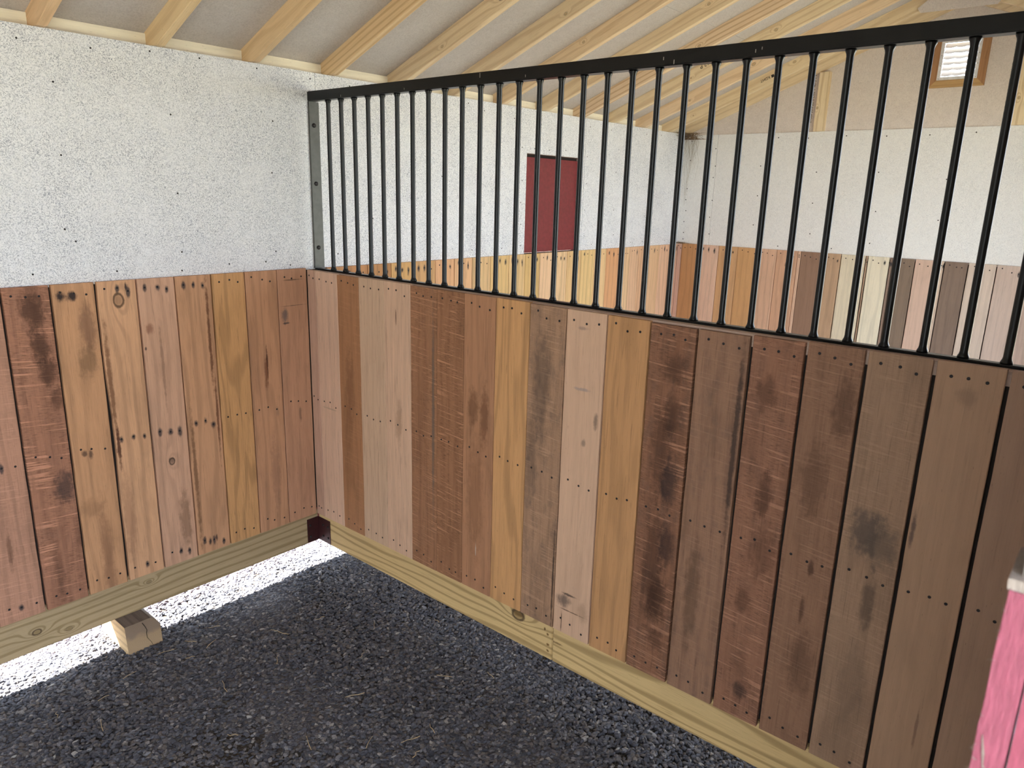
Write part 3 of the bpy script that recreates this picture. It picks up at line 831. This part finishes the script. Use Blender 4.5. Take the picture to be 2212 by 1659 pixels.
# timber block under the beam
t = NT('block_end_grain')
o = t.sep(t.obj())
d1 = t.math('SQRT', t.add(t.math('POWER', t.sub(o[0], -.028), 2.0), t.math('POWER', t.sub(o[2], .045), 2.0)))
d2 = t.math('SQRT', t.add(t.math('POWER', t.sub(o[0], .030), 2.0), t.math('POWER', t.sub(o[2], .055), 2.0)))
dm = t.math('MINIMUM', d1, d2)
rg = t.math('SINE', t.add(t.mul(dm, 1500.0), t.mul(t.noise(t.obj(), 30, 3), 7.0)))
col = t.mix(t.mul(t.step(rg, 0, 1), .5), (.36, .25, .15), (.20, .125, .065))
wet = t.step(t.add(o[2], t.mul(t.noise(t.obj(), 25, 3), .05)), .088, .118)
col = t.mix(t.mul(wet, .55), col, (.13, .10, .095))
t.bump(rg, .3, .0006)
M['endgrain'] = t.fin(col, .85, 0, .2)
M['block_side'] = wood('block_side', (.55, .37, .19), 2.9, 'zy', .45, 70, 2, .2)
M['block_top'] = wood('block_top', (.20, .165, .15), 4.9, 'xy', .45, 70, 2, .3)
M['crack'] = plain('crack_shadow', (.01, .007, .005), .95)
blk = thing('support_block', (-1.05, 0, ZFL), 'short square timber block standing on the gravel under the raised skirt beam', 'block')
bm = bmesh.new()
bw, bh, by0, by1 = .077, ZS - ZFL, -.098, .20
prof = [(-bw, 0), (bw + .004, 0), (bw, .105), (bw - .012, .128), (bw - .035, bh - .001), (-bw, bh - .001)]
A = [bm.verts.new((x, by0 + (.018 if z > .12 else 0), z)) for x, z in prof]
B = [bm.verts.new((x, by1, z)) for x, z in prof]
fA = bm.faces.new(A); bm.faces.new(B[::-1])
for i in range(len(prof)): bm.faces.new((A[i], B[i], B[(i + 1) % len(prof)], A[(i + 1) % len(prof)]))
bm.faces.ensure_lookup_table()
ob = finish('timber', bm, [M['block_side'], M['endgrain'], M['block_top']], blk, (-1.05, 0, ZFL))
for p in ob.data.polygons:
    if abs(p.normal.y) > .8: p.material_index = 1
    elif p.normal.z > .5 or (p.normal.z > .1 and p.normal.x > 0): p.material_index = 2
bm = bmesh.new()
tube(bm, [(.002, by0 + .017, .135), (.008, by0 - .0002, .118), (.014, by0 - .0002, .10), (.010, by0 - .0003, .085), (.012, by0 - .0003, .06), (.028, by0 - .0003, .03), (.036, by0 - .0002, .004)], .0016, .0009, 4)
finish('crack', bm, M['crack'], blk, (-1.05, 0, ZFL))

# ------------------------------------------------------------------ partition
part = thing('stall_partition', (0, -1.65, ZB), 'chest high partition of mixed reclaimed vertical boards across the stall', 'partition')
def gapP(s): return .002 if s < .8 else (.003 if s < 1.6 else (.006 if s < 2.2 else .011))
eP = [.0, .073, .257, .432, .625, .812, .989, 1.160, 1.344, 1.527, 1.710, 1.897, 2.079, 2.260, 2.451, 2.627, 2.802, 2.981, 3.156, 3.31]
zP = [1.687, 1.686, 1.683, 1.686, 1.686, 1.683, 1.683, 1.683, 1.684, 1.681, 1.681, 1.680, 1.676, 1.677, 1.683, 1.688, 1.688, 1.690, 1.690]
GD = (.055, .042, .036)
sP = [dict(c=(172, 132, 108), ring=.12),
  dict(c=(190, 150, 122), ring=.12, blotch=.12, l='pale straw coloured plank', spots=[(.16, .95, .07, .006, (.35, .27, .19), .6)]),
  dict(c=(150, 102, 68), ring=.2, blotch=.4, saw=.25, l='mid brown plank between two pale ones', spots=[(.34, 1.1, .04, .25, (.16, .075, .04), .5)]),
  dict(c=(180, 144, 114), ring=.12, blotch=.12, l='pale olive tan plank'),
  dict(c=(188, 148, 118), ring=.12, blotch=.15, l='pale tan plank with a short split near its top', spots=[(.71, 1.52, .004, .045, (.12, .06, .04), .9), (.72, 1.0, .03, .12, (.30, .19, .12), .5)]),
  dict(c=(142, 96, 66), ring=.25, saw=1.0, blotch=.35, weather=.15, l='brown sawn plank with a grey weathered streak', spots=[(.965, 1.1, .010, .6, (.12, .10, .085), .75)]),
  dict(c=(140, 94, 64), ring=.25, saw=1.7, blotch=.35, l='brown plank crossed by many pale saw marks'),
  dict(c=(156, 108, 76), ring=.2, blotch=.4, l='smooth brown plank with dark stains and a pale scratch near its foot', spots=[(1.22, 1.18, .04, .10, (.15, .07, .035), .7), (1.29, 1.15, .03, .16, (.14, .06, .03), .7), (1.24, .75, .06, .35, (.15, .065, .03), .4), (1.25, .50, .004, .035, (.5, .42, .36), .8)]),
  dict(c=(182, 131, 84), ring=.45, freq=36, warp=3.5, blotch=.12, l='golden oak coloured plank with fine grain'),
  dict(c=(150, 112, 84), ring=.2, blotch=.45, saw=.5, weather=.45, l='grey brown weathered plank', spots=[(1.60, 1.35, .05, .28, GD, .5), (1.56, 1.0, .04, .2, GD, .35), (1.70, .5, .006, .3, (.02, .012, .01), .8)]),
  dict(c=(184, 144, 114), ring=.08, blotch=.15, fibre=.2, l='pale pinkish plank with black scuffs', spots=[(1.80, 1.375, .045, .008, (.28, .24, .23), .6), (1.79, 1.615, .03, .008, (.2, .16, .15), .5), (1.87, 1.26, .012, .035, (.07, .055, .05), .6), (1.82, 1.16, .012, .02, (.2, .15, .12), .7), (1.76, .44, .040, .035, (.08, .06, .055), .75), (1.79, .475, .05, .006, (.05, .035, .03), .8), (1.80, .40, .08, .003, (.06, .035, .02), .8), (1.755, .34, .003, .05, (.06, .03, .02), .9), (1.86, .42, .03, .05, (.30, .2, .13), .4)]),
  dict(c=(172, 123, 80), ring=.32, freq=42, warp=3.5, blotch=.06, l='golden plank with wide cathedral grain'),
  dict(c=(126, 84, 60), ring=.25, saw=1.5, blotch=.6, weather=.35, l='dark plank with almost black stains', spots=[(2.19, 1.52, .05, .07, DB, .55), (2.16, 1.2, .05, .2, DB, .5), (2.16, .75, .045, .3, DB, .55), (2.19, 1.35, .04, .09, DB, .6), (2.20, 1.1, .04, .12, (.03, .018, .018), .75), (2.21, .85, .04, .10, (.035, .018, .016), .75), (2.19, .62, .05, .12, DB, .75), (2.20, .45, .04, .06, DB, .6)]),
  dict(c=(136, 98, 74), ring=.25, blotch=.4, saw=.3, weather=.3, l='brown cross grained plank with a dark right edge', spots=[(2.43, 1.3, .012, .4, (.03, .02, .018), .8), (2.33, .7, .04, .25, (.08, .045, .025), .5)]),
  dict(c=(136, 92, 68), ring=.15, saw=1.2, blotch=.45, weather=.2, spots=[(2.52, 1.50, .04, .07, DB, .5), (2.57, .95, .05, .12, DB, .4), (2.55, 1.15, .03, .10, DB, .6), (2.52, .75, .03, .06, DB, .5), (2.55, .40, .03, .04, (.035, .02, .018), .75)], l='reddish brown plank mottled with dark stains'),
  dict(c=(132, 94, 70), ring=.12, saw=.6, blotch=.45, spots=[(2.70, 1.25, .05, .15, DB, .4), (2.74, .6, .05, .15, DB, .35), (2.76, 1.5, .04, .12, DB, .5), (2.73, .95, .012, .03, DB, .7), (2.72, .80, .01, .05, DB, .6)]),
  dict(c=(146, 112, 86), ring=.12, saw=.4, blotch=.35, l='brown plank with a large dark grey patch', spots=[(2.87, 1.13, .055, .09, (.075, .06, .055), .7), (2.92, 1.10, .06, .095, (.09, .072, .06), .6), (2.91, .90, .025, .11, (.06, .045, .035), .6), (2.9, .6, .05, .2, (.15, .10, .07), .4)]),
  dict(c=(156, 120, 92), ring=.08, blotch=.15, fibre=.15, l='smooth light brown plank', spots=[(2.998, 1.18, .008, .07, (.09, .06, .055), .8), (3.07, 1.60, .03, .03, (.2, .13, .09), .4), (3.10, .55, .005, .08, (.15, .08, .06), .6)]),
  dict(c=(150, 116, 92), ring=.08, blotch=.12, fibre=.15)]
make_planks(part, eP, sP, 'x:0', ZB, zP, gapP, pre='b', wave=.0015, nrows=(.98, .335))
bm = bmesh.new(); add_box(bm, .0215, .103, -3.30, -.002, ZB + .02, 1.640)
finish('core_frame', bm, M['dark_gap'], part)
bm = bmesh.new(); add_box(bm, .0212, .145, -3.30, .018, 1.641, 1.682, bev=.003)
o = finish('cap_board', bm, M['cap'], part); o['label'] = 'pinkish top board carrying the grille'
bm = bmesh.new()
for a, b in zip(eP, eP[1:]): add_box(bm, .104, .124, -b + .002, -a - .002, ZB, 1.640)
o = finish('rear_boards', bm, M['cap'], part); o['label'] = 'boards on the far side'

# ------------------------------------------------------------------ grille
XR, SP, Y0 = .080, .10379, -.1262
ZR0, ZR1 = 1.6915, 2.5355
grille = thing('steel_grille', (XR, -1.6, 1.683), 'black steel grille of upright round bars standing on the partition', 'grille')
YE = -3.26
bm = bmesh.new(); add_box(bm, XR - .0225, XR + .0225, YE, .0185, ZR1, ZR1 + .047, bev=.003)
tr_ = finish('top_rail', bm, M['black'], grille)
bm = bmesh.new(); add_box(bm, XR - .016, XR + .016, YE, .0185, 1.6825, ZR0, bev=.002)
finish('bottom_rail', bm, M['black'], grille)
bm = bmesh.new(); add_box(bm, XR - .020, XR + .040, .0075, .0200, ZR0, ZR1, bev=.001)
ep = finish('end_post', bm, M['grey_steel'], grille); ep['label'] = 'dull grey flat end post bolted to the wall'
for z in (2.42, 2.13, 1.80):
    bm = bmesh.new(); lathe(bm, [(.011, .001), (.011, -.004), (.007, -.008), (.003, -.009)], 10, 'y')
    finish('bolt', bm, M['nail'], ep, (XR + .005, .0075, z))
prof = [(.0160, 0), (.0150, .006), (.0120, .012), (.0107, .019)]
H = ZR1 - ZR0
bm = bmesh.new(); lathe(bm, prof + [(.0107, H * .5)] + [(r, H - h) for r, h in prof[::-1]], 16)
bar0 = finish('bar', bm, M['black'], grille, (XR, Y0, ZR0), smooth=True)
for i in range(1, 31):
    y = Y0 - i * SP
    if y < YE + .02: break
    c = bar0.copy(); COL.objects.link(c)
    c.location = Vector((XR, y, ZR0)) - world_loc(grille)

# pale chips where the paint is gone
M['chip'] = plain('bare_metal_chip', (.45, .42, .38), .6)
for (y, dz, l) in ((-.26, .006, .010), (-.72, .008, .008), (-1.18, .03, .018), (-1.42, .010, .009), (-2.02, .02, .010), (-2.06, .006, .014), (-2.34, .014, .010), (-2.36, .02, .008)):
    bm = bmesh.new(); add_box(bm, XR - .0229, XR - .0224, y - .0012, y + .0012, ZR1 + dz - l / 2 + .004, ZR1 + dz + l / 2 + .004)
    finish('paint_chip', bm, M['chip'], tr_)

# ------------------------------------------------------------------ next stall: back wall boards and gable boards
def gapF(s): return .003
eB = [.130, .245, .408, .584, .756, .944, 1.114, 1.283, 1.464, 1.658, 1.837, 2.009, 2.18, 2.350, 2.536, 2.724, 2.898, 3.122, 3.27, 3.418, 3.603, 3.787, 3.961, 4.069, 4.1255]
cB = [(176, 124, 82), (180, 124, 80), (174, 122, 78), (194, 146, 92), (192, 144, 96), (204, 150, 108), (206, 156, 112), (202, 160, 112), (198, 158, 104), (200, 160, 110), (192, 152, 96), (206, 162, 122), (206, 164, 120),
      (200, 158, 108), (204, 164, 110), (206, 164, 116), (196, 140, 96), (204, 162, 120), (200, 156, 120), (194, 148, 112), (202, 158, 118), (206, 160, 126), (190, 142, 108), (196, 150, 122)]
sB = [dict(c=tuple(int(.98 * v - 1 * i_) for i_, v in enumerate(c)), ring=.2 + .25 * ((i * 37) % 5) / 5, blotch=.12, stain=.45, fibre=.25) for i, c in enumerate(cB)]
sB[16]['l'] = 'orange brown plank among paler ones'
sB[4]['l'] = 'tan plank with dark stained nails'
fb_ = thing('board_lining', (2.1, 0, ZB), 'pale yellowish vertical boards under the red hatch, seen through the grille', 'wall boards')
bm = bmesh.new(); add_box(bm, .150, W + .0205, .0212, .0325, .31, 1.683); finish('backing_board', bm, M['dark_gap'], fb_)
make_planks(fb_, eB, sB, 'back', ZB, 1.690, gapF, pre='c', nrows=())
eG = [-.001, .045, .230, .418, .600, .796, .957, 1.137, 1.165, 1.326, 1.362, 1.493, 1.683, 1.700, 1.862, 1.885, 2.044, 2.219, 2.245, 2.403, 2.585, 2.77, 2.95, 3.12]
cG = [(202, 156, 130), (184, 130, 84), (212, 168, 138), (196, 146, 100), (194, 142, 92), (204, 156, 122), (196, 146, 112), (206, 160, 128), (140, 104, 80), (200, 158, 130), (178, 138, 104), (208, 184, 150), (160, 124, 96), (216, 194, 162), (136, 108, 88), (126, 100, 80), (196, 158, 132), (200, 168, 140),
      (124, 98, 80), (196, 168, 144), (190, 160, 138), (184, 152, 130), (186, 156, 134)]
sG = [dict(c=tuple(int(.96 * v + 1 * i_) for i_, v in enumerate(c)), ring=.12 + .15 * ((i * 31) % 4) / 4, blotch=.18, stain=.4 if i in (2, 9, 11, 13, 20) else .1, fibre=.22) for i, c in enumerate(cG)]
sG[1]['l'] = 'golden brown plank at the inner corner'
sG[8]['l'] = 'dark brown plank'
sG[6]['spots'] = [(1.05, 1.58, .014, .022, (.08, .04, .025), .8)]
sG[9]['spots'] = [(1.23, 1.42, .05, .05, (.20, .16, .10), .5)]
sG[18]['l'] = 'dark grey brown plank'
sG[13]['l'] = 'pale cream plank'
gb = thing('board_lining', (W, -1.5, ZB), 'mixed pale and dark vertical boards under the white gable wall', 'wall boards')
bm = bmesh.new(); add_box(bm, W + .0212, W + .0265, -3.2, .0335, .31, 1.684); finish('backing_board', bm, M['dark_gap'], gb)
make_planks(gb, eG, sG, 'x:%f' % W, ZB, 1.700, lambda s: .004 if s < 1.3 else .007, pre='d', nrows=())
bm = bmesh.new(); add_box(bm, .13, W, 0, .038, 0, .19, bev=.003)
tag(finish('skirt_beam', bm, M['cream'], None, (0, .0205, ZS)), 'timber beam under the pale boards behind the partition', 'beam', 'skirt beams')
bm = bmesh.new(); add_box(bm, 0, .04, -3.2, 0, 0, .19, bev=.003)
tag(finish('skirt_beam', bm, M['cream'], None, (W + .0215, 0, ZS)), 'timber beam under the gable wall boards', 'beam', 'skirt beams')

# ------------------------------------------------------------------ straw wisps
def wisp(name, strands, mat, label, cat):
    bm = bmesh.new()
    for pts, r in strands: tube(bm, pts, r, r * .5, 4)
    return tag(finish(name, bm, mat), label, cat, kind='stuff')
rw = random.Random(5)
st = []
cx_, cy_, cz_ = W - .05, -.035, 2.672
for i in range(120):
    a = Vector((cx_ + rw.uniform(-.07, .03), cy_ + rw.uniform(-.10, .03), cz_ + rw.uniform(-.045, .008)))
    pts = [a]
    d = Vector((rw.uniform(-1, 1), rw.uniform(-1, 1), rw.uniform(-.6, .6))).normalized()
    for j in range(5):
        d = (d + Vector((rw.uniform(-.5, .5), rw.uniform(-.5, .5), rw.uniform(-.5, .4)))).normalized()
        q = pts[-1] + d * .022
        q.x = min(q.x, W - .013); q.y = min(q.y, .016); q.z = max(min(q.z, 2.682), 2.63)
        pts.append(q)
    st.append((pts, .0017))
wisp('straw_tuft', st, M['straw_old'], 'tangled brown straw tuft caught in the top corner under the last rafter', 'straw')
st = []
for i in range(26):
    y = rw.uniform(-.12, -.005); L = rw.uniform(.12, .42)
    if i < 5: y = -.01 - .012 * i; L = .62 - .03 * i
    pts = []; x = W + .006
    for j in range(9):
        f_ = j / 8
        pts.append((x + rw.uniform(-.004, .003), y + .022 * math.sin(f_ * 5 + i) + rw.uniform(-.005, .005) + (.0), 2.664 - L * f_))
        pts[-1] = (pts[-1][0], min(pts[-1][1], .012), pts[-1][2])
    st.append((pts, .0007 if i >= 5 else .0011))
wisp('hanging_strand', st, M['web'], 'thin dusty strands hanging down the white corner below the straw tuft', 'straw')
st = []
for i in range(60):
    a = Vector((W - .02 + rw.uniform(-.09, .0), rw.uniform(-.12, .0), 1.694 + rw.uniform(0, .018)))
    ang = rw.uniform(0, 6.28); l_ = rw.uniform(.03, .08)
    d = Vector((math.cos(ang), math.sin(ang), rw.uniform(-.08, .15)))
    p2 = a + d * l_
    p2.x = min(p2.x, W + .009); p2.y = min(p2.y, .016); p2.z = max(p2.z, 1.7035)
    a.z = max(a.z, 1.7035)
    st.append(([a, (a + p2) / 2 + Vector((0, 0, .003)), p2], .0010))
wisp('straw_tuft', st, M['straw_old'], 'small heap of straw lying on top of the boards in the far corner', 'straw')

# loose straw on the gravel: near-identical short blades
pos = [(0.04, -0.948), (-0.518, -1.501), (-0.738, -1.374), (-0.617, -1.478), (-0.66, -1.557), (-0.886, -0.211), (-0.83, -0.303), (-0.944, -0.64), (-1.08, -0.937), (-0.684, -0.637), (-1.19, -0.258), (-1.0, -.2), (-.95, -.33), (-1.33, -.33), (-1.4, -.5), (-.55, -.45), (-.4, -.9), (-.25, -1.3), (-.9, -1.2), (-1.6, -.7), (-.35, -.5), (-.1, -1.45), (-1.25, -1.1), (-.6, -1.1), (-1.5, -.3), (-.75, -.18), (-.2, -.75)]
rw = random.Random(9)
mesh0 = []
for v in range(4):
    bm = bmesh.new()
    L = .045 + .012 * v
    pts = [(-L / 2, 0, .001), (-L / 6, .004 * (v - 1), .003), (L / 6, .005, .003), (L / 2, -.003 + .004 * v, .0015)]
    tube(bm, pts, .0013, .0009, 5)
    o = finish('straw_blade', bm, M['straw'], None, (*pos[v], ZFL + .013))
    o.rotation_euler = (0, 0, rw.uniform(0, 3.1)); mesh0.append(o)
    tag(o, 'short dry straw blade lying loose on the dark gravel', 'straw', 'straw blades on the gravel')
for i, (x, y) in enumerate(pos[4:]):
    c = mesh0[i % 4].copy(); COL.objects.link(c)
    c.location = (x, y, ZFL + .013 + rw.uniform(0, .003)); c.rotation_euler = (rw.uniform(-.08, .08), rw.uniform(-.08, .08), rw.uniform(0, 3.1)); s = rw.uniform(.8, 1.25); c.scale = (s, s, 1)

# ------------------------------------------------------------------ pink painted door jamb beside the camera
def rough_paint(name, c, fuzz=1.0):
    t = NT(name)
    o = t.sep(t.obj())
    P = t.comb(t.mul(o[0], 260.0), t.mul(o[1], 260.0), t.mul(o[2], 40.0))
    n = t.noise(P, 1.0, 4, .7)
    col = t.mix(t.step(n, .3, .75), tuple(x * .82 for x in c), tuple(min(1, x * 1.15) for x in c))
    t.bump(n, .8 * fuzz, .0015)
    return t.fin(col, .65, 0, .4)
M['pink'] = rough_paint('red_painted_sawn_edge', (.27, .062, .105))
M['pink2'] = rough_paint('red_painted_board', (.28, .058, .10), .3)
M['raw_fuzz'] = rough_paint('bare_torn_wood', (.30, .25, .23))
M['grey_wood'] = rough_paint('weathered_grey_jamb', (.20, .18, .165), .4)
JX, JY, JZ = -1.668, -3.329, 1.826
jamb = thing('door_jamb', (JX + .05, JY - .02, ZFL), 'red painted rough wooden door jamb close to the camera at the right edge of the photo', 'door jamb')
def ragged(x0, x1, ya, yb, z0, z1, seed, amp, n=60):
    """upright board whose far edge (+y) is torn and uneven"""
    bm = bmesh.new(); prev = None; first = None
    for i in range(n + 1):
        z = z0 + (z1 - z0) * i / n
        e = mnoise.noise(Vector((seed, z * 14, 0))) * amp + mnoise.noise(Vector((seed, z * 70, 3))) * amp * .5
        ring = [bm.verts.new(p) for p in ((x0, ya, z), (x0, yb + e, z), (x1, yb + e * .6, z), (x1, ya, z))]
        if prev:
            for k in range(4): bm.faces.new((prev[k], prev[(k + 1) % 4], ring[(k + 1) % 4], ring[k]))
        else: first = ring
        prev = ring
    bm.faces.new(first); bm.faces.new(prev[::-1])
    return bm
finish('edge_strip', ragged(JX, JX + .10, JY - .0215, JY, ZFL + .01, JZ, 3, .0012, 220), M['pink'], jamb)
finish('jamb_board', ragged(JX + .003, JX + .10, JY - .13, JY - .023, ZFL + .01, JZ - .001, 5, .0003), M['pink2'], jamb)
finish('torn_lip', ragged(JX + .001, JX + .07, JY - .035, JY + .0005, JZ, JZ + .009, 8, .0022, 10), M['raw_fuzz'], jamb)
finish('upper_jamb', ragged(JX + .012, JX + .09, JY - .13, JY - .006, JZ + .009, ZH, 6, .0006), M['grey_wood'], jamb)
bm = bmesh.new()
rw = random.Random(3)
for i in range(26):
    z = rw.choice([1.79, 1.66, 1.60, 1.595, 1.70]) + rw.uniform(-.03, .03)
    a = Vector((JX - .0005, JY - rw.uniform(0, .004), z))
    d = Vector((rw.uniform(-.2, .0), rw.uniform(.2, 1), rw.uniform(-.8, .5))).normalized()
    l_ = rw.uniform(.002, .006)
    tube(bm, [a, a + d * l_ * .5 + Vector((0, 0, .0005)), a + d * l_], .00022, .0001, 3)
for k in range(6):
    tube(bm, [(JX - .0006, JY - .004 - k * .0007, 1.70 - .003 * k), (JX - .0012, JY - .006 - k * .0005, 1.685 - .003 * k), (JX - .0006, JY - .0085 - k * .0004, 1.672)], .0004, .0002, 3)
o = finish('splinter', bm, M['raw_fuzz'], jamb); o['kind'] = 'stuff'
